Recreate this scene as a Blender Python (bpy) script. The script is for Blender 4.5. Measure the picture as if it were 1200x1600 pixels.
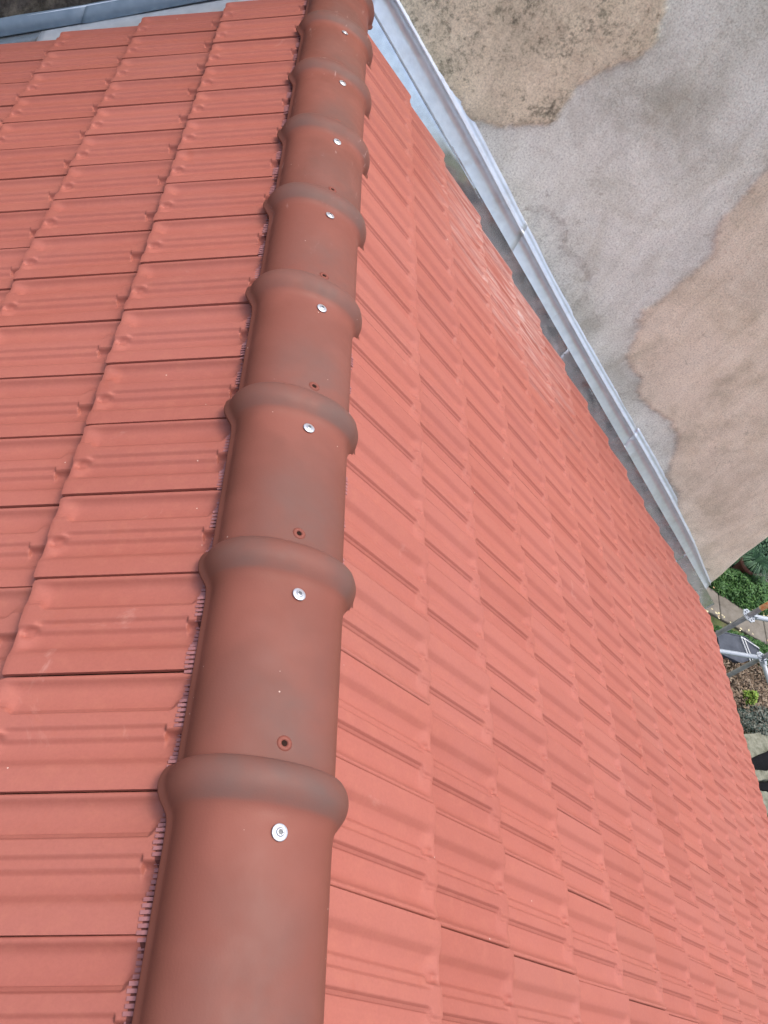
import bpy, math, random
import numpy as np
from mathutils import Matrix, Vector
random.seed(7); rng = np.random.default_rng(7)
S = bpy.context.scene
for o in list(bpy.data.objects): bpy.data.objects.remove(o)

# ------------------------------------------------------------------ camera
cam = bpy.data.objects.new('camera', bpy.data.cameras.new('camera'))
S.collection.objects.link(cam); S.camera = cam
cam.location = (-0.44075, 0.0, 1.1384)
cam.rotation_euler = (0.66985, -0.48905, 0.00579)
cam.data.sensor_fit = 'VERTICAL'; cam.data.sensor_height = 36.0; cam.data.sensor_width = 27.0
cam.data.lens = 1242.04 / 1600 * 36.0
cam.data.clip_start = 0.02; cam.data.clip_end = 900
# ------------------------------------------------------------------ sky and sun
W = bpy.data.worlds.new('World'); S.world = W; W.use_nodes = True
nt = W.node_tree; nt.nodes.clear()
sky = nt.nodes.new('ShaderNodeTexSky'); sky.sky_type = 'NISHITA'; sky.sun_disc = False
SUN_EL, SUN_AZ = math.radians(82), math.radians(80)     # azimuth from +Y, clockwise
sky.sun_elevation = SUN_EL; sky.sun_rotation = SUN_AZ
sky.air_density = 1.0; sky.dust_density = 6.0; sky.ozone_density = 1.0
bg = nt.nodes.new('ShaderNodeBackground'); bg.inputs[1].default_value = 0.15
wo = nt.nodes.new('ShaderNodeOutputWorld')
nt.links.new(sky.outputs[0], bg.inputs[0]); nt.links.new(bg.outputs[0], wo.inputs[0])
sl = bpy.data.lights.new('sun', 'SUN'); sl.energy = 0.5; sl.angle = math.radians(16); sl.color = (1.0, 0.96, 0.92)
sun = bpy.data.objects.new('sun', sl); S.collection.objects.link(sun)
sd = Vector((math.sin(SUN_AZ)*math.cos(SUN_EL), math.cos(SUN_AZ)*math.cos(SUN_EL), math.sin(SUN_EL)))
sun.rotation_euler = sd.to_track_quat('Z', 'Y').to_euler(); sun.location = (4, -4, 12)
S.view_settings.view_transform = 'Standard'; S.view_settings.look = 'None'
S.view_settings.gamma = 1; S.view_settings.use_curve_mapping = False
S.view_settings.exposure = 0.98
S.render.engine = 'CYCLES'

# ------------------------------------------------------------------ helpers
COL = S.collection
def tag(o, label=None, cat=None, group=None, kind=None):
    if label: o['label'] = label
    if cat: o['category'] = cat
    if group: o['group'] = group
    if kind: o['kind'] = kind
    return o
def empty(name, loc=(0, 0, 0)):
    o = bpy.data.objects.new(name, None); o.location = loc; o.empty_display_size = .1
    COL.objects.link(o); return o
def mk(name, me, parent=None, mat=None):
    o = bpy.data.objects.new(name, me); COL.objects.link(o)
    if mat is not None and len(me.materials) == 0: me.materials.append(mat)
    if parent is not None:
        o.parent = parent; o.matrix_parent_inverse = Matrix.Translation(parent.location).inverted()
    return o
def mesh(name, v, f, smooth=False):
    me = bpy.data.meshes.new(name); me.from_pydata([tuple(map(float, p)) for p in v], [], f); me.update()
    if smooth: me.polygons.foreach_set('use_smooth', [True]*len(me.polygons))
    return me
def fastmesh(name, V, F4, smooth=None):
    """V (n,3), F4 (m,4) numpy"""
    me = bpy.data.meshes.new(name)
    me.vertices.add(len(V)); me.vertices.foreach_set('co', np.asarray(V, np.float32).ravel())
    me.loops.add(F4.size); me.loops.foreach_set('vertex_index', F4.astype(np.int32).ravel())
    me.polygons.add(len(F4)); me.polygons.foreach_set('loop_start', np.arange(0, F4.size, 4, dtype=np.int32))
    try: me.polygons.foreach_set('loop_total', np.full(len(F4), 4, np.int32))
    except Exception: pass
    if smooth is not None: me.polygons.foreach_set('use_smooth', np.asarray(smooth, bool) if not isinstance(smooth, bool) else np.full(len(F4), smooth))
    me.update(calc_edges=True); me.validate(); return me
class MB:
    def __init__(s): s.v = []; s.f = []; s.sm = []
    def add(s, v, f, sm=False):
        n = len(s.v); s.v += [tuple(map(float, p)) for p in v]; s.f += [tuple(i+n for i in q) for q in f]; s.sm += [sm]*len(f)
    def box(s, c, d, R=None):
        P = []
        for x in (-.5, .5):
            for y in (-.5, .5):
                for z in (-.5, .5): P.append(Vector((x*d[0], y*d[1], z*d[2])))
        if R is not None: P = [R @ p for p in P]
        P = [p+Vector(c) for p in P]
        s.add(P, [(0, 1, 3, 2), (4, 6, 7, 5), (0, 4, 5, 1), (2, 3, 7, 6), (0, 2, 6, 4), (1, 5, 7, 3)])
    def tube(s, pts, r, n=14, caps=True):
        pts = [Vector(p) for p in pts]; rings = []
        for i, p in enumerate(pts):
            t = (pts[min(i+1, len(pts)-1)]-pts[max(i-1, 0)]).normalized()
            a = t.cross(Vector((0, 0, 1)) if abs(t.z) < .9 else Vector((1, 0, 0))).normalized(); b = t.cross(a)
            rr = r[i] if isinstance(r, (list, tuple)) else r
            rings.append([p+a*rr*math.cos(2*math.pi*k/n)+b*rr*math.sin(2*math.pi*k/n) for k in range(n)])
        V = [p for R_ in rings for p in R_]; F = []
        for i in range(len(pts)-1):
            for k in range(n): F.append((i*n+k, i*n+(k+1) % n, (i+1)*n+(k+1) % n, (i+1)*n+k))
        s.add(V, F, True)
        if caps:
            s.add(rings[0], [tuple(range(n))[::-1]]); s.add(rings[-1], [tuple(range(n))])
    def lathe(s, prof, c, n=24, R=None):
        V = []; F = []
        for (r, z) in prof:
            for k in range(n):
                p = Vector((r*math.cos(2*math.pi*k/n), r*math.sin(2*math.pi*k/n), z))
                if R is not None: p = R @ p
                V.append(p+Vector(c))
        for i in range(len(prof)-1):
            for k in range(n): F.append((i*n+k, i*n+(k+1) % n, (i+1)*n+(k+1) % n, (i+1)*n+k))
        s.add(V, F, True)
    def build(s, name, mat, parent=None):
        me = mesh(name, s.v, s.f); me.polygons.foreach_set('use_smooth', s.sm)
        me.materials.append(mat); me.update()
        return mk(name, me, parent)
def interp(x, xp, fp): return np.interp(x, xp, fp)
def ss(x): x = np.clip(x, 0, 1); return x*x*(3-2*x)
def vnoise(x, y, seed=0):
    """smooth 2-D value noise, numpy"""
    r = np.random.default_rng(seed).random((256, 256))
    xi = np.floor(x).astype(int); yi = np.floor(y).astype(int); fx = ss(x-xi); fy = ss(y-yi)
    g = lambda a, b: r[a % 256, b % 256]
    return (g(xi, yi)*(1-fx)+g(xi+1, yi)*fx)*(1-fy)+(g(xi, yi+1)*(1-fx)+g(xi+1, yi+1)*fx)*fy
def fbm(x, y, o=4, seed=0):
    t = 0; a = .5
    for k in range(o): t = t+a*vnoise(x*2**k, y*2**k, seed+k); a *= .5
    return t

# ------------------------------------------------------------------ materials
class N:
    def __init__(s, name, rough=.7, metal=0, spec=.5):
        s.m = bpy.data.materials.new(name); s.m.use_nodes = True; s.t = s.m.node_tree
        s.b = s.t.nodes['Principled BSDF']; s.b.inputs['Roughness'].default_value = rough
        s.b.inputs['Metallic'].default_value = metal; s.b.inputs['Specular IOR Level'].default_value = spec
        s.tc = s.n('ShaderNodeTexCoord')
    def n(s, ty, **k):
        o = s.t.nodes.new(ty)
        for a, b in k.items(): setattr(o, a, b)
        return o
    def l(s, a, b): s.t.links.new(a, b)
    def coord(s, which='Object', scale=(1, 1, 1)):
        mp = s.n('ShaderNodeMapping'); mp.inputs['Scale'].default_value = scale; s.l(s.tc.outputs[which], mp.inputs[0]); return mp.outputs[0]
    def geo(s, scale=(1, 1, 1)):
        g = s.n('ShaderNodeNewGeometry'); mp = s.n('ShaderNodeMapping'); mp.inputs['Scale'].default_value = scale; s.l(g.outputs['Position'], mp.inputs[0]); return mp.outputs[0]
    def noise(s, co, sc, det=4, rough=.55, dist=0):
        o = s.n('ShaderNodeTexNoise'); o.inputs['Scale'].default_value = sc; o.inputs['Detail'].default_value = det
        o.inputs['Roughness'].default_value = rough; o.inputs['Distortion'].default_value = dist; s.l(co, o.inputs['Vector']); return o.outputs[0]
    def ramp(s, fac, stops):
        o = s.n('ShaderNodeValToRGB'); e = o.color_ramp.elements
        while len(e) > 1: e.remove(e[-1])
        for i, (p, c) in enumerate(stops):
            q = e[0] if i == 0 else e.new(p)
            q.position = p; c = (c, c, c) if not isinstance(c, tuple) else c; q.color = (*c[:3], 1)
        s.l(fac, o.inputs[0]); return o.outputs[0]
    def mix(s, fac, a, b, mode='MIX'):
        o = s.n('ShaderNodeMix'); o.data_type = 'RGBA'; o.blend_type = mode
        for k, x in ((0, fac), (6, a), (7, b)):
            if isinstance(x, (int, float)): o.inputs[k].default_value = x
            elif isinstance(x, tuple): o.inputs[k].default_value = (*x[:3], 1)
            else: s.l(x, o.inputs[k])
        return o.outputs[2]
    def math(s, op, a, b=0.0):
        o = s.n('ShaderNodeMath'); o.operation = op
        for k, x in ((0, a), (1, b)):
            if isinstance(x, (int, float)): o.inputs[k].default_value = x
            else: s.l(x, o.inputs[k])
        return o.outputs[0]
    def attr(s, name): o = s.n('ShaderNodeAttribute'); o.attribute_name = name; return o.outputs['Fac']
    def col(s, c): 
        if isinstance(c, tuple): s.b.inputs['Base Color'].default_value = (*c[:3], 1)
        else: s.l(c, s.b.inputs['Base Color'])
    def rough(s, c): s.l(c, s.b.inputs['Roughness'])
    def bump(s, h, strength=.3, dist=.002):
        o = s.n('ShaderNodeBump'); o.inputs['Strength'].default_value = strength; o.inputs['Distance'].default_value = dist
        s.l(h, o.inputs['Height']); s.l(o.outputs[0], s.b.inputs['Normal'])

def terracotta(name, island):
    n = N(name, .62, spec=.35)
    P = n.geo()
    if island: g = n.n('ShaderNodeNewGeometry'); r = g.outputs['Random Per Island']
    else: g = n.n('ShaderNodeObjectInfo'); r = g.outputs['Random']
    c = n.ramp(r, [(0, (.305, .092, .066)), (.35, (.325, .100, .072)), (.7, (.345, .110, .080)), (1, (.315, .104, .076))])
    big = n.noise(P, 2.3, 3)
    c = n.mix(n.ramp(big, [(.38, 0.0), (.72, .45)]), c, (.335, .118, .096))
    mid = n.noise(P, 38, 5, .6)
    c = n.mix(n.ramp(mid, [(.5, 0.0), (.8, .35)]), c, (.40, .148, .098))
    gr = n.noise(P, 170, 4, .75)
    c = n.mix(1.0, c, n.ramp(gr, [(.32, .94), (.5, 1.0), (.68, 1.05)]), 'MULTIPLY')
    # iron-red smudges
    sm = n.noise(P, 11, 5, .65, .6)
    c = n.mix(n.ramp(sm, [(.62, 0.0), (.74, .35)]), c, (.32, .082, .046))
    # pale dust
    du = n.noise(P, 6.0, 6, .7, 1.0)
    c = n.mix(n.ramp(du, [(.66, 0.0), (.8, .4)]), c, (.58, .34, .28))
    # mortar specks
    v = n.n('ShaderNodeTexVoronoi'); v.inputs['Scale'].default_value = 26; n.l(P, v.inputs['Vector'])
    wn = n.math('GREATER_THAN', n.noise(P, 9, 1), .60)
    sp = n.math('MULTIPLY', n.math('LESS_THAN', v.outputs['Distance'], .040), wn)
    c = n.mix(n.math('MULTIPLY', sp, .75), c, (.72, .58, .5))
    # dark specks
    v2 = n.n('ShaderNodeTexVoronoi'); v2.inputs['Scale'].default_value = 15; n.l(P, v2.inputs['Vector'])
    s2 = n.math('MULTIPLY', n.math('LESS_THAN', v2.outputs['Distance'], .03), n.math('GREATER_THAN', n.noise(P, 7, 1), .62))
    c = n.mix(n.math('MULTIPLY', s2, .7), c, (.10, .05, .04))
    # chalky scuffs near the wall end of the right slope
    sx = n.n('ShaderNodeSeparateXYZ'); n.l(P, sx.inputs[0])
    mY = n.ramp(sx.outputs[1], [(0.0, 0.0), (1.0, 1.0)])
    near = n.n('ShaderNodeMapRange'); near.inputs[1].default_value = 2.75; near.inputs[2].default_value = 3.35; n.l(sx.outputs[1], near.inputs[0])
    nx = n.n('ShaderNodeMapRange'); nx.inputs[1].default_value = .5; nx.inputs[2].default_value = 1.0; n.l(sx.outputs[0], nx.inputs[0])
    scr = n.noise(n.geo((1.2, 26, 1.2)), 3.2, 6, .72, .4)
    nx2 = n.n('ShaderNodeMapRange'); nx2.inputs[1].default_value = 2.1; nx2.inputs[2].default_value = 1.5; n.l(sx.outputs[0], nx2.inputs[0])
    f = n.math('MULTIPLY', n.math('MULTIPLY', n.math('MULTIPLY', near.outputs[0], nx.outputs[0]), nx2.outputs[0]), n.ramp(scr, [(.44, 0.0), (.66, .72)]))
    c = n.mix(f, c, (.60, .46, .42))
    n.col(c)
    n.rough(n.ramp(mid, [(.3, .55), (.7, .72)]))
    h = n.math('ADD', n.noise(P, 420, 3), n.math('MULTIPLY', n.noise(P, 60, 4), 1.4))
    n.bump(h, .22, .0009)
    return n.m
M = {}
M['tile'] = terracotta('terracotta_tile', False); M['tile_field'] = terracotta('terracotta_tile_field', True)

def ridge_mat():
    n = N('ridge_terracotta', .5, spec=.28); P = n.geo(); L_ = n.coord('Object')
    oi = n.n('ShaderNodeObjectInfo')
    c = n.ramp(oi.outputs['Random'], [(0, (.172, .056, .038)), (1, (.192, .061, .042))])
    b = n.noise(P, 5.5, 3, .5, .3)
    c = n.mix(n.ramp(b, [(.45, 0.0), (.62, .75)]), c, (.220, .072, .050))
    # kiln-grey crown and collar (attribute baked on the mesh: crown weight), broken by noise
    k = n.attr('scorch')
    kk = n.math('MULTIPLY', k, n.ramp(n.noise(P, 6.5, 4, .6, .4), [(.32, .30), (.66, 1.0)]))
    c = n.mix(n.math('MULTIPLY', kk, .82), c, (.108, .072, .062))
    v = n.n('ShaderNodeTexVoronoi'); v.inputs['Scale'].default_value = 34; n.l(P, v.inputs['Vector'])
    sp = n.math('MULTIPLY', n.math('LESS_THAN', v.outputs['Distance'], .05), n.math('GREATER_THAN', n.noise(P, 11, 1), .60))
    c = n.mix(n.math('MULTIPLY', sp, .7), c, (.66, .50, .42))
    # chalky scuffs, mostly on the far tiles
    sx = n.n('ShaderNodeSeparateXYZ'); n.l(P, sx.inputs[0])
    nr = n.n('ShaderNodeMapRange'); nr.inputs[1].default_value = 1.7; nr.inputs[2].default_value = 2.4; n.l(sx.outputs[1], nr.inputs[0])
    sc = n.noise(n.geo((30, 7, 30)), 1.5, 5, .7, .5)
    c = n.mix(n.math('MULTIPLY', nr.outputs[0], n.ramp(sc, [(.64, 0.0), (.72, .45)])), c, (.60, .42, .38))
    n.col(c); n.rough(n.ramp(n.noise(P, 22, 4), [(.3, .52), (.7, .68)]))
    n.bump(n.math('ADD', n.noise(P, 300, 3), n.math('MULTIPLY', n.noise(P, 30, 4), 1.5)), .22, .0009)
    return n.m
M['ridge'] = ridge_mat()
n = N('boss_terracotta', .6, spec=.3); n.col((.19, .056, .038)); n.bump(n.noise(n.geo(), 200, 3), .3, .001); M['boss'] = n.m
n = N('hole_dark', .9, spec=.1); n.col(n.ramp(n.noise(n.geo(), 100), [(.3, (.015, .008, .006)), (.7, (.03, .014, .01))])); M['dark'] = n.m
def metal(name, c0, c1, r0, r1, met=.9, sc=14, streak=True):
    n = N(name, .4, met); P = n.geo()
    v = n.n('ShaderNodeTexVoronoi'); v.inputs['Scale'].default_value = sc*2; n.l(P, v.inputs['Vector'])
    a = n.math('ADD', n.math('MULTIPLY', n.noise(P, sc, 5, .6), .7), n.math('MULTIPLY', v.outputs['Distance'], .3))
    c = n.ramp(a, [(.25, c0), (.7, c1)])
    c = n.mix(n.ramp(n.noise(P, 5, 5, .7, .6), [(.56, 0.0), (.75, .5)]), c, (.52, .50, .46))
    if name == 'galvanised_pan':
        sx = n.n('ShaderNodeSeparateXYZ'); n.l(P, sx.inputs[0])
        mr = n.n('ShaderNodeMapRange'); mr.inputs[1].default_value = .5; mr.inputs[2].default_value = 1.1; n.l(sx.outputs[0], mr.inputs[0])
        red_reflection = n.math('MULTIPLY', mr.outputs[0], n.ramp(n.noise(P, 4.5, 5, .65), [(.34, .0), (.62, .35)]))  # red reflection of the tile ends, painted into the pan colour
        c = n.mix(red_reflection, c, (.30, .17, .15)); n.l(n.math('SUBTRACT', .9, n.math('MULTIPLY', red_reflection, .65)), n.b.inputs['Metallic'])
    n.col(c); n.rough(n.ramp(n.noise(P, 9, 5, .6), [(.3, r0), (.7, r1)]))
    n.bump(n.noise(P, 3.2, 2), .25, .006) if name == 'galvanised_pan' else n.bump(n.math('ADD', n.noise(P, 3.2, 3), n.math('MULTIPLY', n.noise(P, 60, 3), .12)), .5, .012)
    return n.m
M['galv'] = metal('galvanised_sheet', (.66, .71, .76), (.80, .85, .89), .30, .46, .62)
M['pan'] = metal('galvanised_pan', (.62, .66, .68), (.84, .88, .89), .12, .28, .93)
M['zinc'] = metal('weathered_zinc', (.15, .21, .27), (.21, .28, .35), .5, .7, .25)
M['tube'] = metal('galvanised_tube', (.33, .37, .41), (.46, .50, .54), .45, .65, .45, 20)
def dirty_tube():
    n = N('dirty_tube', .6, .4); P = n.geo()
    c = n.ramp(n.noise(P, 9, 5, .7), [(.35, (.24, .235, .235)), (.55, (.36, .36, .37)), (.75, (.44, .43, .42))]); n.col(c); return n.m
M['tube_dirty'] = dirty_tube()
n = N('orange_paint', .7); n.col(n.ramp(n.noise(n.geo(), 30, 4), [(.35, (.55, .17, .05)), (.6, (.62, .42, .2)), (.8, (.5, .48, .1))])); M['orange'] = n.m
n = N('screw_steel', .38, .75); n.col(n.ramp(n.noise(n.geo(), 400, 2), [(.3, (.50, .52, .54)), (.7, (.66, .67, .69))])); M['screw'] = n.m
n = N('screw_recess', .5, .6); n.col(n.ramp(n.noise(n.geo(), 400, 2), [(.3, (.08, .09, .1)), (.7, (.15, .16, .17))])); M['recess'] = n.m
n = N('vent_plastic', .7, spec=.2); n.col(n.ramp(n.noise(n.geo(), 40, 3), [(.3, (.26, .105, .105)), (.7, (.34, .16, .16))])); M['vent'] = n.m
n = N('painted_gap_shade', .9, spec=.1); n.col(n.ramp(n.noise(n.geo(), 60, 3), [(.3, (.10, .035, .03)), (.7, (.15, .055, .05))])); M['gap_shade'] = n.m
n = N('underlay', .9, spec=.1); n.col(n.ramp(n.noise(n.geo(), 12, 4), [(.3, (.03, .018, .015)), (.7, (.055, .03, .025))])); M['underlay'] = n.m
def plaster_mat():
    n = N('old_render', .95, spec=.1); P = n.geo()
    cement = n.ramp(n.noise(P, 2.2, 5, .6, .4), [(.30, (.54, .55, .475)), (.45, (.70, .725, .65)), (.60, (.77, .80, .73)), (.8, (.62, .63, .53))])
    beige = n.ramp(n.noise(P, 2.8, 6, .62, .3), [(.28, (.62, .55, .42)), (.5, (.78, .70, .56)), (.75, (.84, .77, .63))])
    c = n.mix(n.attr('beige'), cement, beige)
    # mossy old stone zone, lichen
    moss = n.ramp(n.math('ADD', n.math('MULTIPLY', n.noise(P, 34, 9, .75), .62), n.math('MULTIPLY', n.noise(P, 4.5, 4, .6), .38)), [(.34, (.17, .16, .12)), (.42, (.38, .35, .26)), (.48, (.68, .61, .455)), (.62, (.80, .72, .55))])
    c = n.mix(n.attr('moss'), c, moss)
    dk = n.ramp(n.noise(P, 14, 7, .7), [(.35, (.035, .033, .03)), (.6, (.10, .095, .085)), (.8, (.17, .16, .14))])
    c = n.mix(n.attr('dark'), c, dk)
    # broad algae weathering
    st = n.noise(n.geo((1, 1, .75)), 2.6, 7, .68, .7)
    c = n.mix(n.ramp(st, [(.53, 0.0), (.72, .50)]), c, (.40, .37, .26))
    rim = n.math('MULTIPLY', n.attr('edge'), n.ramp(n.noise(P, 20, 5, .7), [(.42, 0.0), (.62, 1.0)]))
    c = n.mix(n.math('MULTIPLY', rim, .35), c, (.20, .175, .13))
    w = n.mix(n.ramp(n.noise(n.geo((1, 1, 3)), 7, 6, .7, 1.2), [(.55, 0.0), (.75, .5)]), (1.0, 1.0, 1.0), (.60, .57, .50))
    c = n.mix(n.attr('weather'), c, n.mix(1.0, c, w, 'MULTIPLY'))
    # hairline cracks
    v = n.n('ShaderNodeTexVoronoi'); v.feature = 'DISTANCE_TO_EDGE'; v.inputs['Scale'].default_value = 1.7
    wp = n.mix(.12, P, n.n('ShaderNodeTexNoise').outputs[1]); 
    nn = n.n('ShaderNodeTexNoise'); nn.inputs['Scale'].default_value = 6; nn.inputs['Detail'].default_value = 4; n.l(P, nn.inputs['Vector'])
    wp = n.mix(.10, P, nn.outputs[1]); n.l(wp, v.inputs['Vector'])
    ck = n.math('MULTIPLY', n.math('LESS_THAN', v.outputs['Distance'], .0016), n.math('GREATER_THAN', n.noise(P, 2.5, 2), .60))
    c = n.mix(n.math('MULTIPLY', ck, .35), c, (.24, .21, .16))
    pat = n.noise(n.geo((1.6, 1, 1)), 1.1, 7, .66, 1.1)
    c = n.mix(1.0, c, n.ramp(pat, [(.30, (.84, .84, .82)), (.47, (.98, .98, .97)), (.58, (1.06, 1.06, 1.04)), (.72, (.93, .92, .88))]), 'MULTIPLY')
    runs = n.noise(n.geo((5.5, 1, .8)), 1.8, 6, .7, .5)
    c = n.mix(1.0, c, n.ramp(runs, [(.36, (.92, .915, .90)), (.52, (1, 1, 1))]), 'MULTIPLY')
    blot = n.noise(P, 9, 6, .75, .8)
    c = n.mix(n.ramp(blot, [(.60, 0.0), (.70, .45)]), c, (.30, .27, .20))
    # sand grain
    g = n.noise(P, 95, 6, .8)
    c = n.mix(1.0, c, n.ramp(g, [(.34, .60), (.5, 1.0), (.66, 1.2)]), 'MULTIPLY')
    pit = n.n('ShaderNodeTexVoronoi'); pit.inputs['Scale'].default_value = 30; n.l(P, pit.inputs['Vector'])
    pf = n.math('MULTIPLY', n.math('LESS_THAN', pit.outputs['Distance'], .09), n.math('GREATER_THAN', n.noise(P, 12, 2), .60))
    c = n.mix(n.math('MULTIPLY', pf, .5), c, (.16, .13, .10))
    n.col(c)
    h = n.math('ADD', n.math('MULTIPLY', n.noise(P, 30, 6, .65), 1.0), n.math('MULTIPLY', g, .5))
    n.bump(h, .55, .006)
    return n.m
M['plaster'] = plaster_mat()
def simple(name, stops, sc, rough=.9, det=6, bump=None, spec=.2):
    n = N(name, rough, spec=spec); P = n.geo(); f = n.noise(P, sc, det, .65, .3); n.col(n.ramp(f, stops))
    if bump: n.bump(n.noise(P, bump[0], 5, .6), .6, bump[1])
    return n.m
M['soil'] = simple('garden_ground', [(.3, (.045, .06, .022)), (.5, (.075, .095, .035)), (.7, (.12, .10, .065))], 3.0, bump=(20, .03))
M['concrete'] = simple('path_concrete', [(.3, (.10, .09, .073)), (.5, (.15, .137, .115)), (.75, (.20, .185, .16))], 3.5, bump=(30, .01))
M['house'] = simple('house_render', [(.3, (.45, .40, .33)), (.7, (.58, .53, .45))], 3, bump=(60, .004))
M['stone'] = simple('pale_stone', [(.3, (.07, .075, .05)), (.5, (.16, .165, .125)), (.75, (.25, .25, .20))], 9, bump=(25, .02))
M['slate'] = simple('dark_slate', [(.3, (.035, .042, .055)), (.7, (.075, .085, .105))], 6, .6)
M['black'] = simple('black_sheet', [(.3, (.004, .004, .005)), (.7, (.008, .008, .010))], 5, .85, bump=(6, .04), spec=.1)
M['pot'] = simple('pot_clay', [(.3, (.20, .07, .055)), (.7, (.30, .115, .09))], 12, .8)
M['blue'] = simple('blue_grey_plastic', [(.3, (.16, .21, .30)), (.7, (.22, .28, .38))], 9, .5)
M['rod'] = simple('pale_rod', [(.3, (.50, .53, .54)), (.7, (.68, .70, .70))], 20, .5)
def leafmat(name, cols, rough=.6):
    n = N(name, rough, spec=.3); g = n.n('ShaderNodeNewGeometry')
    k = len(cols); n.col(n.ramp(g.outputs['Random Per Island'], [(i/(k-1), c) for i, c in enumerate(cols)])); return n.m
M['leaf_green'] = leafmat('leaf_green', [(.025, .07, .018), (.05, .13, .03), (.075, .17, .04), (.03, .09, .03), (.10, .19, .06)])
M['leaf_deep'] = leafmat('leaf_deep', [(.02, .055, .03), (.035, .09, .045), (.05, .12, .05)])
M['leaf_dry'] = leafmat('leaf_dry', [(.05, .032, .02), (.12, .085, .055), (.24, .18, .12), (.08, .05, .035), (.32, .26, .19), (.04, .025, .017)], .8)
M['leaf_yellow'] = leafmat('leaf_yellow', [(.07, .16, .02), (.15, .25, .03), (.26, .29, .07)])
M['leaf_teal'] = leafmat('leaf_teal', [(.03, .055, .045), (.035, .065, .055), (.17, .18, .15), (.08, .07, .05), (.035, .06, .05)])
M['leaf_fallen'] = leafmat('leaf_fallen', [(.45, .42, .22), (.5, .45, .3), (.35, .22, .10)])

# ------------------------------------------------------------------ roof numbers
PL, PR = 0.64011, 0.52550            # pitches
LEN, WID = 0.37633, 0.21
DL0, DR0, DR1 = 0.17604, 0.03769, 0.05898
YL, YR = 3.59399, 0.95363
YWALL = 3.95
YNEAR = -1.35
NCOURSE = 15
DROP = 0.030; TAU = math.asin(DROP/LEN)
def frame(side):
    p = PL if side == 'L' else PR; s = -1 if side == 'L' else 1
    down = Vector((s*math.cos(p), 0, -math.sin(p))); nrm = Vector((s*math.sin(p), 0, math.cos(p)))
    return down, nrm, Vector((0, 1, 0)) if side == 'L' else Vector((0, -1, 0))
def step_d(side, i):
    return (DL0+i*LEN) if side == 'L' else (DR0+i*LEN+(DR1 if i == 1 else 0))
# tile relief in millimetres, across (u) for the middle and for the ends
MU = [0, .008, .020, .036, .05, .075, .11, .17, .24, .292, .300, .308, .330, .340, .350, .36, .452, .462, .488, .496, .548, .556, .588, .60, .65, .70, .73, .785, .80, .83, 1.0]
MH = [-9, -3.2, -1.6, -1.8, -4.2, -10.4, -15.2, -16.6, -15.2, -13.0, -12.6, -9.4, -8.8, -5.4, -2.8, -2.3, -2.2, -2.8, -8.4, -9.0, -9.6, -10.4, -16.8, -17.4, -16.8, -14.8, -12.4, -3.4, -1.8, -.4, 0]
EU = [0, .36, .498, .508, .532, .55, .60, .64, .69, .73, .785, .80, .83, 1.0]
EH = [-2, -2.3, -2.3, -3.4, -17.5, -20.5, -20.5, -17.4, -14.8, -12.4, -3.4, -1.8, -.4, 0]
def relief(u, v):
    u, v = np.broadcast_arrays(np.asarray(u, float), np.asarray(v, float))
    # edge of the flat rib swings towards the joint near head and foot
    w1 = ss((v-.100)/.040)*ss((.928-v)/.045)
    a = .292-.062*(1-w1); b = .350-.062*(1-w1)
    up = np.where(u < .10, u, np.where(u < a, .10+(u-.10)*(.192/(a-.10)), np.where(u < b, .292+(u-a)/(b-a)*.058, .350+(u-b)/(.44-b)*.09)))
    up = np.where(u > .44, u, up)
    m = interp(up, MU, MH); e = interp(u, EU, EH)
    wh = ss((v-.136)/.013); wf = ss((.928-v)/.055)
    ef = np.maximum(e, -14.5-1.2*np.exp(-((u-.572)/.035)**4))
    h = np.where(u > .44, np.where(v < .5, e*(1-wh)+m*wh, ef*(1-wf)+m*wf), m)
    # the head pit levels out under the upper tile; channels run out into a nearly straight nose
    pit = np.exp(-((u-.572)/.040)**4)
    a2 = np.where(u < .42, .87, .905)+np.where(u > .42, .060, 0)*pit
    g = ss((v-a2)/(.992-a2))*np.where(u < .42, .66, .68)
    h = h*(1-g)+np.where(h > -3.6, h, -3.4)*g
    h = h-1.4*np.clip((v-.965)/.035, 0, 1)**2
    return h*.00106
UU = np.array([0, .004, .008, .012, .020, .036, .05, .062, .075, .092, .11, .14, .17, .205, .225, .232, .238, .246, .254, .262, .270, .278, .286, .292, .296, .300, .304, .308, .330, .334, .340, .346, .350, .36, .40, .452, .458, .462, .475, .488, .492, .498, .508, .520, .532, .548, .552, .556, .572, .588, .592, .60, .62, .65, .69, .715, .728, .736, .758, .780, .790, .805, .83, .90, .97, .990, .996, 1.0])
VV = np.array([-.14, -.03, .03, .07, .096, .104, .112, .120, .128, .135, .139, .143, .147, .151, .158, .22, .40, .58, .76, .86, .882, .890, .898, .906, .914, .922, .930, .940, .950, .960, .968, .976, .984, .991, 1.0])
VV_LOW = np.array([-.14, .04, .10, .13, .5, .85, .90, .96, 1.0])
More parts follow.
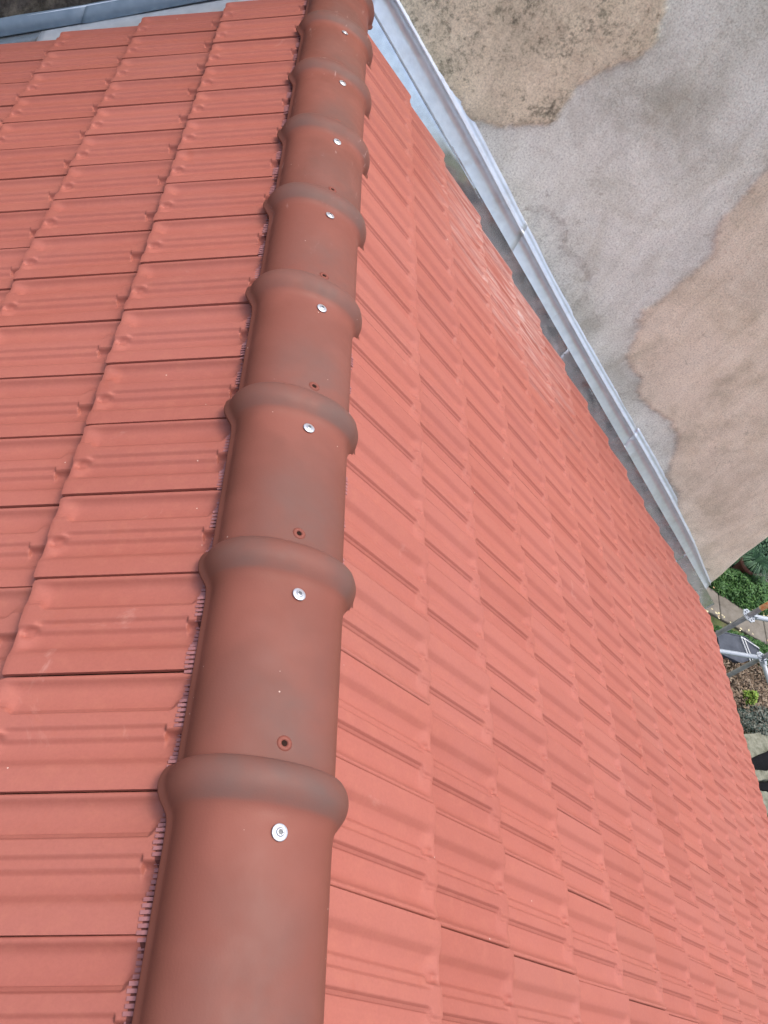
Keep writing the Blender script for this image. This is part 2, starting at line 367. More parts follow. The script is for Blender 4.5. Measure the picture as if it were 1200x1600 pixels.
def tile_arrays(vv, u0=0.0, u1=1.0, low=False):
    uu = UU[(UU > u0) & (UU < u1)]; uu = np.concatenate([[u0], uu, [u1]])
    if low: uu = uu[np.unique(np.concatenate([np.arange(0, len(uu), 2), [len(uu)-1]]))]
    U, Vv = np.meshgrid(uu, vv, indexing='ij')
    X = -U*WID*.991; H = relief(U, Vv)
    # rounded foot corner on the lip side, slightly bowed plateau nose
    cut = .030*np.clip(1-U/.07, 0, 1)**2+.006*np.clip((U-.95)/.05, 0, 1)**2
    Y = (np.minimum(Vv, 1)-1-cut*np.clip((Vv-.5)/.5, 0, 1))*LEN
    a, b = U.shape; idx = np.arange(a*b).reshape(a, b)
    top = np.stack([X, Y, H], -1).reshape(-1, 3)
    F = np.stack([idx[:-1, :-1], idx[:-1, 1:], idx[1:, 1:], idx[1:, :-1]], -1).reshape(-1, 4)
    V = [top]; Fs = [F]; sm = [np.ones(len(F), bool)]; n = len(top)
    def strip(line, dz, flip, inset=(0, 0)):
        nonlocal n
        t = top[line]; lo = t.copy(); lo[:, 2] += dz; lo[:, 0] += inset[0]; lo[:, 1] += inset[1]; m = len(line)
        V.append(np.concatenate([t, lo])); i = np.arange(m-1)+n
        q = np.stack([i, i+1, i+1+m, i+m], -1)
        if flip: q = q[:, ::-1]
        Fs.append(q); sm.append(np.zeros(len(q), bool)); n += 2*m; return np.arange(m)+n-m
    foot = strip(idx[:, -1], -.011, True); side1 = strip(idx[-1, :], -.0075, False)
    side0 = strip(idx[0, :], -.008, True); head = strip(idx[:, 0], -.009, False)
    allv = np.concatenate(V)
    # underside: sheet offset below the top
    bi = np.arange(0, b, 3 if b > 12 else 1); bi = np.unique(np.append(bi, b-1))
    bt = top.reshape(a, b, 3)[:, bi].copy(); bt[..., 2] -= .009; k = len(allv)
    bidx = np.arange(a*len(bi)).reshape(a, len(bi))+k
    V.append(bt.reshape(-1, 3))
    q = np.stack([bidx[:-1, :-1], bidx[1:, :-1], bidx[1:, 1:], bidx[:-1, 1:]], -1).reshape(-1, 4)
    Fs.append(q); sm.append(np.ones(len(q), bool))
    V = np.concatenate(V); F = np.concatenate(Fs)[:, ::-1]; return V, F, np.concatenate(sm)
# orientation check happens through the normal of the first face
def oriented(V, F):
    a, b, c = V[F[0, 0]], V[F[0, 1]], V[F[0, 2]]
    return F if np.cross(b-a, c-a)[2] > 0 else F[:, ::-1]
def tile_mesh(name, **k):
    V, F, s = tile_arrays(VV, **k); F = oriented(V, F)
    me = fastmesh(name, V, F, s); me.materials.append(M['tile']); return me
UCUT = (3.6529-(YR+12*WID))/WID
me_full = tile_mesh('roof_tile'); me_cut = tile_mesh('roof_tile_cut', u1=UCUT)
lowV, lowF, lowS = tile_arrays(VV_LOW, low=True); lowF = oriented(lowV, lowF)
lcV, lcF, lcS = tile_arrays(VV_LOW, u1=UCUT, low=True); lcF = oriented(lcV, lcF)
def tile_matrix(side, i, yj, jit=True):
    down, nrm, xax = frame(side)
    vd = down*math.cos(TAU)+nrm*math.sin(TAU); nn = nrm*math.cos(TAU)-down*math.sin(TAU)
    o = down*step_d(side, i)+Vector((0, yj, 0))
    if jit:
        o = o+nrm*random.uniform(-.0012, .0012)+down*random.uniform(-.0018, .0018)+Vector((0, random.uniform(-.0011, .0011), 0))
    R = Matrix(((xax.x, vd.x, nn.x), (xax.y, vd.y, nn.y), (xax.z, vd.z, nn.z)))
    if jit: R = R @ Matrix.Rotation(random.gauss(0, .0028), 3, 'Z') @ Matrix.Rotation(random.gauss(0, .004), 3, 'Y') @ Matrix.Rotation(random.gauss(0, .0018), 3, 'X')
    return Matrix.Translation(o) @ R.to_4x4()
# which tiles the photograph shows largest: projected on the camera above
CR = cam.rotation_euler.to_matrix()
def px(p):
    v = CR.transposed() @ (Vector(p)-cam.location)
    if v.z > -.05: return None
    return 600+1242.04*v.x/-v.z, 800-1242.04*v.y/-v.z, -v.z
tiles = []
for side in 'LR':
    y0 = YL+WID if side == 'L' else YR+12*WID
    for i in range(1, NCOURSE+1):
        for j in range(0, 40):
            yj = y0-j*WID
            lo = yj-WID if side == 'L' else yj
            if lo < YNEAR: break
            down, nrm, _ = frame(side); d = step_d(side, i)
            c = down*(d-LEN/2)+Vector((0, lo+WID/2, 0)); n_in = 0; best = 0
            for a in (0.02, .5, .98):
                for b in (0.02, .5, .98):
                    q = px(down*(d-LEN*a)+Vector((0, lo+WID*b, 0)))
                    if q and -2 < q[0] < 1202 and -2 < q[1] < 1602: n_in += 1
            q = px(c); sz = n_in/(q[2]**2) if q else 0
            tiles.append((sz, side, i, yj, j == 0))
tiles.sort(key=lambda t: -t[0])

# ================================================================== ROOF
roof = empty('tiled_roof', (0, 0, 0))
tag(roof, 'red clay interlocking tile roof with a rounded ridge running away towards the wall', 'roof')
bulkV, bulkF, bulkS, nb = [], [], [], 0
for k, (sz, side, i, yj, first) in enumerate(tiles):
    mt = tile_matrix(side, i, yj); cut = first and side == 'R'
    if k < 300 and sz > 0:
        o = mk('roof_tile', me_cut if cut else me_full, roof); o.matrix_world = mt
    else:
        V, F, s = (lcV, lcF, lcS) if cut else (lowV, lowF, lowS)
        A = np.array(mt); bulkV.append(V @ A[:3, :3].T+A[:3, 3]); bulkF.append(F+nb); bulkS.append(s); nb += len(V)
me = fastmesh('roof_tile_field', np.concatenate(bulkV), np.concatenate(bulkF), np.concatenate(bulkS)); me.materials.append(M['tile_field'])
tag(mk('roof_tile_field', me, roof), kind='stuff')
# boarding under the tiles
for side in 'LR':
    down, nrm, _ = frame(side); mb = MB(); q = []
    y1 = 3.80 if side == 'L' else 3.60
    for h in (-.075, -.11):
        for d, y in ((.0, YNEAR), (.0, y1), (NCOURSE*LEN-.05, y1), (NCOURSE*LEN-.05, YNEAR)):
            q.append(down*d+nrm*h+Vector((0, y, 0)))
    mb.add(q, [(0, 1, 2, 3), (7, 6, 5, 4), (0, 4, 5, 1), (1, 5, 6, 2), (2, 6, 7, 3), (3, 7, 4, 0)])
    mb.build('roof_boarding', M['underlay'], roof)

down, nrm, _ = frame('R')
for i in range(1, NCOURSE+1):  # terracotta blocks added under the tile ends so the gutter mirrors red
    da, db = step_d('R', i)-.42*LEN, step_d('R', i)-.012
    mb = MB(); q = []
    for y in (3.612, 3.634):
        for d, h in ((da, -.040), (db, -.034), (db, -.112), (da, -.112)): q.append(down*d+nrm*h+Vector((0, y, 0)))
    mb.add(q, [(0, 1, 2, 3), (7, 6, 5, 4), (0, 4, 5, 1), (1, 5, 6, 2), (2, 6, 7, 3), (3, 7, 4, 0)])
    mb.build('added_mirror_block', M['tile'], roof)

# ------------------------------------------------------------------ ridge tiles
RP = .4235; CX, CZ, RA, RB = -.010, -.122, .132, .088
def ridge_section(bulge, nphi=40):
    P = []
    # flange, then arc, then flange
    P.append((CX+RA+bulge+.002, CZ-.016)); P.append((CX+RA+bulge+.0062, CZ-.0145)); P.append((CX+RA+bulge+.0068, CZ-.008)); P.append((CX+RA+bulge+.0012, CZ-.0045))
    for k in range(1, nphi):
        t = math.pi*k/nphi; c, s = math.cos(t), math.sin(t); e = 2/2.18
        x = math.copysign(abs(c)**e, c); z = abs(s)**e
        nx, nz = c/RA, s/RB; L_ = math.hypot(nx, nz); dg = math.degrees(t); dent = -.0016*(1-min(1, max(0, (dg-30)/5)))*(dg < 60)
        P.append((CX+RA*x+(bulge+dent)*nx/L_, CZ+RB*z+(bulge+dent)*nz/L_))
    P.append((CX-RA-bulge-.0012, CZ-.0045)); P.append((CX-RA-bulge-.0068, CZ-.008)); P.append((CX-RA-bulge-.0062, CZ-.0145)); P.append((CX-RA-bulge-.002, CZ-.016))
    return P
RY = [.012, .03, .08, .14, .20, .26, .32, .355, .378, .390, .398, .404, .410, .416, .423, .431, .440, .449, .457, .464, .470, .4745, .4765]
RBU = [0, 0, 0, 0, 0, 0, 0, 0, .0004, .0014, .0034, .0066, .0108, .0150, .0192, .0226, .0244, .0246, .0232, .0206, .0166, .0120, .0070]
def ridge_mesh(dx=0):
    V = []; sc = []; secs = []
    for y, b in zip(RY, RBU):
        P = ridge_section(b)
        for (x, z) in P: V.append((x, y, z))
        m = len(P); 
        for k in range(m):
            crown = math.exp(-((k/(m-1)-.47)/.25)**2)*.85*(1 if y < .36 else max(0, (.392-y)/.032)*.9+.1)
            col = min(1, b/.012)*math.exp(-((k/(m-1)-.5)/.36)**4)*1.0
            if .001 < b < .010 and y < .43: col *= .25
            ends = .25 if y < .06 else 0
            sc.append(max(crown*(.55+.45*math.sin(y*9+1)), col, ends))
    m = len(P); ny = len(RY); F = []
    for i in range(ny-1):
        for k in range(m-1): F.append((i*m+k, i*m+k+1, (i+1)*m+k+1, (i+1)*m+k))
    # inner skin
    n0 = len(V)
    for i, (y, b) in enumerate(zip(RY, RBU)):
        for (x, z) in ridge_section(b):
            V.append((CX+(x-CX)*.90, y, CZ-.016+(z-CZ+.016)*.86)); sc.append(.3)
    for i in range(ny-1):
        for k in range(m-1): F.append((n0+i*m+k, n0+(i+1)*m+k, n0+(i+1)*m+k+1, n0+i*m+k+1))
    nsm = len(F)
    for i in range(ny-1):
        F.append((i*m, (i+1)*m, n0+(i+1)*m, n0+i*m)); F.append((i*m+m-1, n0+i*m+m-1, n0+(i+1)*m+m-1, (i+1)*m+m-1))
    for k in range(m-1):
        F.append((k, n0+k, n0+k+1, k+1)); e = (ny-1)*m; F.append((e+k, e+k+1, n0+e+k+1, n0+e+k))
    F = np.array(F)[:, ::-1]; V = np.array(V)
    a, b_, c_ = V[F[60, 0]], V[F[60, 1]], V[F[60, 2]]
    me = fastmesh('ridge_tile', V, F, [i < nsm for i in range(len(F))])
    at = me.attributes.new('scorch', 'FLOAT', 'POINT'); at.data.foreach_set('value', np.array(sc, np.float32))
    me.materials.append(M['ridge']); return me
rm = ridge_mesh()
crest = CZ+RB
# boss ring + dark bore
mb = MB(); mb.lathe([(.0140, -.004), (.0134, .0003), (.0108, .0022), (.0082, .0026), (.0062, .0020), (.0050, .0006), (.0046, -.004)], (0, 0, 0), 24)
boss_me = None
def submesh(mb, name, mat):
    me = mesh(name, mb.v, mb.f); me.polygons.foreach_set('use_smooth', mb.sm); me.materials.append(mat); me.update(); return me
boss_me = submesh(mb, 'screw_boss', M['boss'])
mb = MB(); mb.lathe([(.0050, .0008), (.0001, .0006)], (0, 0, 0), 18); hole_me = submesh(mb, 'screw_hole', M['dark'])
mb = MB(); mb.lathe([(.0130, .0026), (.0130, .0036), (.0122, .0042), (.0080, .0046), (.0062, .0050), (.0060, .0066), (.0052, .0073), (.0036, .0074), (.0030, .0068), (.0030, .0060), (.0001, .0060)], (0, 0, 0), 28)
screw_me = submesh(mb, 'screw', M['screw'])
mb = MB(); mb.lathe([(.0046, .0074), (.0040, .0078), (.0001, .0072)], (0, 0, 0), 6); rec_me = submesh(mb, 'screw_socket', M['recess'])
def child(name, me, par, mw):
    o = bpy.data.objects.new(name, me); COL.objects.link(o); o.parent = par; o.matrix_world = mw; return o
for k in range(-4, 9):
    o = mk('ridge_tile', rm, roof)
    mt = Matrix.Translation((random.uniform(-.0024, .0024), k*RP+random.uniform(-.002, .002), random.uniform(-.001, .001))) @ Matrix.Rotation(random.gauss(0, .005), 4, 'Z') @ Matrix.Rotation(random.gauss(0, .008), 4, 'Y')
    o.matrix_world = mt
    bpy.context.view_layer.update()
    xs = -.004+random.uniform(-.004, .004)
    ms = mt @ Matrix.Translation((xs, .3680, crest-.0006)) @ Matrix.Rotation(random.uniform(-.12, .12), 4, 'X') @ Matrix.Rotation(random.uniform(.0, .1), 4, 'Y')
    child('screw_boss', boss_me, o, ms); child('screw', screw_me, o, ms); child('screw_socket', rec_me, o, ms)
    mh = mt @ Matrix.Translation((xs-.002, .0835, crest-.0006))
    child('screw_boss', boss_me, o, mh); child('screw_hole', hole_me, o, mh)

# ------------------------------------------------------------------ ridge vent comb strips
def surf(side, d, y):
    """height above the lip plane of the first course at slope distance d, ridge position y"""
    d1 = step_d(side, 1); v = 1-(d1-d)/LEN
    if side == 'L': u = ((YL+WID-y)/WID) % 1.0
    else: u = ((y-YR)/WID) % 1.0
    return float(relief(np.array(u), np.array(v)))-(d1-d)*math.tan(TAU)
for side in 'LR':
    down, nrm, _ = frame(side); mb = MB()
    d0, d1 = (.176, .2165) if side == 'L' else (.11, .150)
    y = YNEAR; st = 0
    while y < 3.78:
        wv = .0056; pts = []
        ext = random.uniform(-.0012, .0012)
        for t in (0, .45, .75, 1.0):
            d = d0+(d1-d0+ext)*t; hs = surf(side, d, y)
            h = hs+.0030 if t < .9 else hs+.0020
            for yy in (y, y+wv): pts.append(down*d+nrm*h+Vector((0, yy, 0)))
        top = [(0, 2, 3, 1), (2, 4, 5, 3), (4, 6, 7, 5)]
        low = [p-nrm*.0012 for p in pts]
        mb.add(pts+low, top+[(8+a, 8+d_, 8+c, 8+b) for a, b, c, d_ in top]+[(6, 14, 15, 7)]+[(0, 8, 10, 2), (2, 10, 12, 4), (4, 12, 14, 6), (1, 3, 11, 9), (3, 5, 13, 11), (5, 7, 15, 13)])
        y += .0090
    bb = MB(); y = YNEAR  # dark strip laid in to paint the shade between the comb teeth
    while y < 3.78:
        P = []
        for yy in (y, y+.0035):
            for d in (d0+.004, d0+(d1-d0)*.55, d1-.005): P.append(down*d+nrm*(surf(side, d, yy)+.0006)+Vector((0, yy, 0)))
        bb.add(P, [(0, 1, 4, 3), (1, 2, 5, 4)]); y += .0035
    tag(bb.build('comb_gap_shade', M['gap_shade'], roof), 'dark strip painted as the shade between the ridge comb teeth', kind='stuff')
    tag(mb.build('vent_comb', M['vent'], roof), 'mauve comb strip under the ridge tiles', kind='stuff')

# ================================================================== METAL FLASHINGS
def footz(x): return -.014-.5707*x
def wob(x, s, a): return a*(float(fbm(np.array(x*3.1+s), np.array(s*7.7), 3, 5))-.44)
fl = empty('wall_flashing', (2.4, YWALL, -1.4))
tag(fl, 'bright galvanised metal flashing folded up the plastered wall beside the right roof slope', 'flashing')
def flash_seg(xa, xb, proud, seed, x_end_cut=False):
    # profile: (height above foot line, distance in front of wall)
    prof = [(-.006, .0535), (.004, .048), (.055, .034), (.104, .020), (.1060, .0330), (.1090, .0360), (.1165, .0345), (.1195, .0130), (.138, .0085), (.158, .0035)]
    nx = max(8, int((xb-xa)/.04)); V = []
    for i in range(nx+1):
        x = xa+(xb-xa)*i/nx
        sc = 1.0+.10*math.sin(x*2.1+.4)
        if x > 4.3: sc *= 1-.38*(x-4.3)/.6
        for j, (t, d) in enumerate(prof):
            jag = wob(x*2.2, seed+3, .011) if j == len(prof)-1 else wob(x, seed+j*.2, .003)
            V.append((x+t*.5*0, YWALL-d-proud-wob(x*1.6, seed+j*.35, .004)*(.3 if j in (0, 1, 9) else 1), footz(x)+t*sc+jag))
    m = len(prof); F = []
    for i in range(nx):
        for j in range(m-1): F.append((i*m+j, i*m+j+1, (i+1)*m+j+1, (i+1)*m+j))
    return V, F, m, nx
def thick(me_name, V, F, off, mat, parent, smooth=True):
    n = len(V); V2 = [tuple(Vector(v)+Vector(off)) for v in V]
    ed = {}
    for f in F:
        for a, b in zip(f, f[1:]+f[:1]): ed[(a, b)] = 1
    border = [(a, b) for (a, b) in ed if (b, a) not in ed]
    FF = list(F)+[tuple(i+n for i in f[::-1]) for f in F]+[(b, a, a+n, b+n) for a, b in border]
    me = mesh(me_name, list(V)+V2, FF); me.polygons.foreach_set('use_smooth', [smooth]*(2*len(F))+[False]*len(border)); me.materials.append(mat); me.update()
    return mk(me_name, me, parent)
for (xa, xb, pr, sd_) in ((.10, 1.38, .0022, 1.0), (1.35, 3.02, .0, 2.0), (2.99, 4.90, .0022, 3.3)):
    V, F, m, nx = flash_seg(xa, xb, pr, sd_); thick('flashing_upstand', V, F, (0, .0012, 0), M['galv'], fl, True)
def pan(x0, x1, y_in, y_out, name, mat, par, seed, side='R'):
    nx, ny = max(10, int(abs(x1-x0)/.03)), 12; V = []; F = []
    for i in range(nx+1):
        x = x0+(x1-x0)*i/nx
        for j in range(ny+1):
            t = j/ny; y = y_in+(y_out-y_in)*t
            if side == 'R': zf = footz(x); zt = -.5797*x-.058
            else: zf = -abs(x)*math.tan(PL)-.030; zt = -abs(x)*math.tan(PL)-.070
            if side == 'R':
                prof_y = [y_in, y_in+.10, y_in+.20, y_in+.26, 3.850, 3.862, 3.868, 3.872, 3.878, 3.884, 3.890, 3.896, y_out+.004]
                prof_h = [-.112, -.114, -.116, -.115, -.112, -.106, -.094, -.078, -.060, -.042, -.024, -.006, .010]
                lean = 1.0-float(ss(np.array((x-.55)/.6)))*1.15
                y = (3.893+(prof_y[j]-3.893)*lean if j >= 5 else prof_y[j]+(.02 if j == 4 else 0))+wob(x*1.7+prof_h[j]*4, seed, .004); z = footz(x)+prof_h[j]-.004+wob(x*2.5+t, seed+5, .003)
            else: z = zt+(zf-zt)*ss(np.array((t-.30)/.70)).item()+wob(x*2.5+t, seed, .003)
            V.append((x, y, z))
    for i in range(nx):
        for j in range(ny): F.append((i*(ny+1)+j, i*(ny+1)+j+1, (i+1)*(ny+1)+j+1, (i+1)*(ny+1)+j))
    return thick(name, V, F, (0, 0, -.0012), mat, par)
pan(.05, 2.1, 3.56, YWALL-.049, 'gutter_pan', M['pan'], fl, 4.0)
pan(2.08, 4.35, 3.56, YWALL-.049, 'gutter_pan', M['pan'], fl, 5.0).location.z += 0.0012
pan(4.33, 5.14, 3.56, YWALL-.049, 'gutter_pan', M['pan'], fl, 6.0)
# left side: dark zinc cap strip and paler upstand/pan
fz = empty('wall_flashing', (-1.4, YWALL, -1.0))
tag(fz, 'dull blue-grey zinc flashing strip on the dark wall above the left roof slope', 'flashing')
def band(pts_lo, pts_hi, d0, d1, name, mat, par, lip=.012):
    xs = sorted(set([p[0] for p in pts_lo]+[p[0] for p in pts_hi]+list(np.linspace(pts_lo[0][0], pts_lo[-1][0], 60))))
    V = []; F = []
    for x in xs:
        zl = float(np.interp(x, [p[0] for p in pts_lo], [p[1] for p in pts_lo])); zh = float(np.interp(x, [p[0] for p in pts_hi], [p[1] for p in pts_hi]))
        w_ = wob(x*2, 9, .006)
        V += [(x, YWALL-d0+.006, zl-.004), (x, YWALL-d0, zl+w_*.3), (x, YWALL-d0-w_, (zl+zh)/2), (x, YWALL-d1-lip, zh-.010), (x, YWALL-d1, zh+w_)]
    for i in range(len(xs)-1):
        for j in range(4): F.append((i*5+j, i*5+j+1, (i+1)*5+j+1, (i+1)*5+j))
    return thick(name, V, F, (0, .0014, 0), mat, par)
band([(-4.9, -3.62), (-1.309, -.995), (-.97, -.745)], [(-4.9, -3.53), (-1.318, -.922), (-.97, -.672)], .034, .006, 'cap_strip', M['zinc'], fz)
band([(-.985, -.757), (-.95, -.735), (-.579, -.449), (-.08, -.075)], [(-.985, -.681), (-.878, -.600), (-.55, -.352), (-.08, .02)], .037, .006, 'cap_strip', M['zinc'], fz)
V = []; F = []
xs = np.linspace(-4.9, .0, 90)
for x in xs:
    for (dz, dy) in ((-.034, .018), (.02, .016), (.05, .014)): V.append((x, YWALL-dy, -abs(x)*math.tan(PL)+dz))
for i in range(len(xs)-1):
    for j in range(2): F.append((i*3+j, i*3+j+1, (i+1)*3+j+1, (i+1)*3+j))
thick('flashing_upstand', V, F, (0, .0012, 0), M['galv'], fz)
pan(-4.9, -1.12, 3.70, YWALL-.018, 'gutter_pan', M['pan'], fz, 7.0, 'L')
pan(-1.14, -.02, 3.70, YWALL-.018, 'gutter_pan', M['galv'], fz, 8.0, 'L').location.z += .0013

# ================================================================== NEIGHBOUR'S WALL
wx0, wx1, wz0, wz1 = -5.5, 4.875, -7.0, 1.35
A_ = [(.778, -.293), (.876, -.30), (.957, -.25), (1.07, -.193), (1.166, -.113), (1.145, -.061), (1.142, -.022), (1.147, .059), (1.222, .155), (1.26, .223), (1.305, .282), (1.341, .37), (1.329, .424), (1.288, .491), (1.245, .553), (1.1, .8), (.9, 1.2), (.3, 1.2), (.1, .6), (.1, -.1)]
D_ = [(1.316, -.58), (1.402, -.53), (1.471, -.553), (1.533, -.533), (1.587, -.579), (1.632, -.659), (1.719, -.683), (1.851, -.732), (1.916, -.771), (1.955, -.877), (1.953, -.99), (1.6, -.9)]
C_ = [(2.285, .258), (2.291, .191), (2.277, .056), (2.286, -.108), (2.411, -.311), (2.387, -.42), (2.385, -.544), (2.349, -.691), (2.307, -.766), (2.379, -.863), (2.412, -.985), (2.464, -1.092), (2.573, -1.166), (2.677, -1.204), (2.803, -1.331), (2.962, -1.38), (3.144, -1.387), (3.306, -1.48), (3.382, -1.59), (3.431, -1.719), (3.538, -1.865), (3.731, -1.93), (3.953, -2.2), (4.95, -2.9), (4.95, 1.4), (2.6, 1.0)]
def sdf(poly, X, Z):
    d = np.full(X.shape, 1e9); ins = np.zeros(X.shape, bool); n_ = len(poly)
    for i in range(n_):
        (x1, z1), (x2, z2) = poly[i], poly[(i+1) % n_]
        ex, ez = x2-x1, z2-z1; t = np.clip(((X-x1)*ex+(Z-z1)*ez)/(ex*ex+ez*ez), 0, 1)
        d = np.minimum(d, np.hypot(X-x1-t*ex, Z-z1-t*ez))
        cr = ((z1 > Z) != (z2 > Z)) & (X < (x2-x1)*(Z-z1)/(z2-z1+1e-12)+x1); ins ^= cr
    return np.where(ins, -d, d)
gx = np.concatenate([np.arange(wx0, -1.5, .12), np.arange(-1.5, wx1, .0165), [wx1]])
gz = np.concatenate([np.arange(wz0, -3.2, .12), np.arange(-3.2, 1.0, .0165), np.arange(1.0, wz1, .1), [wz1]])
X, Z = np.meshgrid(gx, gz, indexing='ij')
wn = (fbm(X*9, Z*9, 4, 11)-.47)*.075+(fbm(X*38, Z*38, 3, 13)-.44)*.022
sa = sdf(A_, X, Z)+wn; sc_ = sdf(C_, X, Z)+wn; sd2 = sdf(D_, X, Z)+wn*.8
st = lambda s, w=.014: ss(.5-s/w/2)
a_, c_, d_ = st(sa), st(sc_), st(sd2)
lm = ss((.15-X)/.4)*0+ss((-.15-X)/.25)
relf = .010*a_*(.75+.5*fbm(X*9, Z*9, 5, 31))+.008*c_-.005*d_+.006*(fbm(X*1.3, Z*1.3, 3, 41)-.45)+.0035*(fbm(X*16, Z*16, 4, 51)-.45)*(1+.8*a_)
relf = relf+.010*lm*(fbm(X*8, Z*8, 4, 61)-.4)
# ragged, slightly leaning outer corner
edge = (Z+2.695)*-.133
Xg = X.copy(); far = X > 4.4
Xg = np.where(far, 4.4+(X-4.4)/(wx1-4.4)*((4.905+np.clip(edge, -.25, .6)+(fbm(Z*0+3, Z*3, 3, 71)-.45)*.05)-4.4), X)
Y = YWALL-.004-relf
Y = Y+np.where(X > wx1-.04, .012*((X-(wx1-.04))/.04)**2, 0)
a, b = X.shape; idx = np.arange(a*b).reshape(a, b)
V = np.stack([Xg, Y, Z], -1).reshape(-1, 3)
F = np.stack([idx[:-1, :-1], idx[1:, :-1], idx[1:, 1:], idx[:-1, 1:]], -1).reshape(-1, 4)
# side return, top and back
me_parts = [V]; fs = [F]; n0 = len(V)
for line, dv in ((idx[-1, :], 1), (idx[:, -1], 2), (idx[0, :], 3)):
    t = V[line]; bk = t.copy(); bk[:, 1] = 9.0; m = len(line); me_parts.append(np.concatenate([t, bk])); i = np.arange(m-1)+n0
    q = np.stack([i, i+m, i+1+m, i+1], -1); fs.append(q if dv != 2 and dv != 3 else q[:, ::-1]); n0 += 2*m
allV = np.concatenate(me_parts); me = fastmesh('neighbour_wall', allV, np.concatenate(fs), False)
sm = np.zeros(len(me.polygons), bool); sm[:len(F)] = True; me.polygons.foreach_set('use_smooth', sm)
def setattr_(name, arr):
    full = np.zeros(len(allV), np.float32); full[:arr.size] = arr.ravel(); at = me.attributes.new(name, 'FLOAT', 'POINT'); at.data.foreach_set('value', full)
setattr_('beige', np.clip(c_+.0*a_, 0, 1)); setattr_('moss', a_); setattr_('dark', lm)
setattr_('edge', np.exp(-(np.minimum(np.minimum(abs(sa), abs(sc_)), abs(sd2))/.028)**2))
setattr_('weather', np.clip(d_*.9+ss((X-3.3)/.9)*ss((-1.35-Z)/.7)+.25*ss((X-2.7)/.5)*np.exp(-((Z+.67*X-.55)/.15)**2), 0, 1))
me.materials.append(M['plaster'])
wall = mk('neighbour_wall', me)
tag(wall, "tall old wall of the next house with patches of grey cement and peeling beige render", 'wall')

# ================================================================== HOUSE BODY UNDER THE ROOF
hb = MB(); ex = NCOURSE*LEN*math.cos(PR)-.35; exl = -(NCOURSE*LEN*math.cos(PL)-.35)
zr = -ex*math.tan(PR)-.16; zl = exl*math.tan(PL)-.16
for yv in (YNEAR+.12, 3.50):
    pass
P8 = []
for yv in (YNEAR+.12, 3.50): P8 += [(exl, yv, -7.0), (ex, yv, -7.0), (ex, yv, zr), (0, yv, -.16), (exl, yv, zl)]
hb.add(P8, [(0, 1, 2, 3, 4), (9, 8, 7, 6, 5), (1, 6, 7, 2), (5, 0, 4, 9), (2, 7, 8, 3), (3, 8, 9, 4)])
hw = hb.build('house_walls', M['house']); tag(hw, 'rendered house walls standing below the red tiled roof', 'house')

# ================================================================== GARDEN
G = -7.0
def tagstruct(o): o['kind'] = 'structure'; return o
gm = mesh('ground', [(-300, -300, G-.02), (300, -300, G-.02), (300, 300, G-.02), (-300, 300, G-.02)], [(0, 1, 2, 3)])
tagstruct(mk('ground', gm, None, M['soil']))
# path of concrete slabs
pth = empty('path', (11, 7.6, G)); tagstruct(pth)
pa, pb = Vector((9.3, 8.08, G)), Vector((13.6, 7.12, G)); pd = (pb-pa).normalized(); pn = Vector((-pd.y, pd.x, 0))
L0 = 0; tot = (pb-pa).length
cuts = [0, .62, 1.52, 2.62, 3.5, tot]
for c0, c1 in zip(cuts, cuts[1:]):
    c = pa+pd*((c0+c1)/2); mb = MB(); w2 = .30+random.uniform(-.01, .01); hl = (c1-c0)/2-.008
    R = Matrix(((pd.x, pn.x, 0), (pd.y, pn.y, 0), (0, 0, 1)))
    t = [(-hl, -w2, 0), (hl, -w2, 0), (hl, w2, 0), (-hl, w2, 0)]
    hz = random.uniform(.03, .036)
    ins = .012
    top = [c+R @ Vector((x*(1-ins/hl), y*(1-ins/w2), hz)) for x, y, _ in t]; mid = [c+R @ Vector((x, y, hz-.012)) for x, y, _ in t]; lo = [c+R @ Vector((x, y, -.03)) for x, y, _ in t]
    mb.add(top+mid+lo, [(0, 1, 2, 3)]+[(4+i, 4+(i+1) % 4, (i+1) % 4, i) for i in range(4)]+[(8+i, 8+(i+1) % 4, 4+(i+1) % 4, 4+i) for i in range(4)])
    mb.build('paving_slab', M['concrete'], pth)
def leaves(name, c, r, n_, size, mat, flat=.5, parent=None, dome=True, upright=.3):
    """many separate leaf blades spread through a low dome"""
    V = np.zeros((n_*4, 3)); th = rng.random(n_)*2*np.pi; rr = np.sqrt(rng.random(n_)); lump = .75+.5*rng.random(n_)
    x = rr*np.cos(th)*r[0]; y = rr*np.sin(th)*r[1]
    clump = fbm((x+c[0])*3.3, (y+c[1])*3.3, 3, 77)
    z = r[2]*np.sqrt(np.clip(1-rr**2, 0, 1))*(.45+1.1*clump)*(.35+.65*rng.random(n_)**.5) if dome else r[2]*(.25+1.2*clump)*rng.random(n_)
    ctr = np.stack([x+c[0], y+c[1], z+c[2]], -1)
    yaw = rng.random(n_)*2*np.pi; tilt = (rng.random(n_)-.5)*2*(1-flat)*1.5
    a = np.stack([np.cos(yaw)*np.cos(tilt), np.sin(yaw)*np.cos(tilt), np.sin(tilt)], -1)
    b = np.stack([-np.sin(yaw), np.cos(yaw), (rng.random(n_)-.5)*upright*2], -1)
    s = (size*(.55+.9*rng.random(n_)))[:, None]
    V[0::4] = ctr-a*s; V[1::4] = ctr+b*s*.38; V[2::4] = ctr+a*s; V[3::4] = ctr-b*s*.38
    F = np.arange(n_*4).reshape(-1, 4); me = fastmesh(name, V, F, False); me.materials.append(mat)
    return mk(name, me, parent)
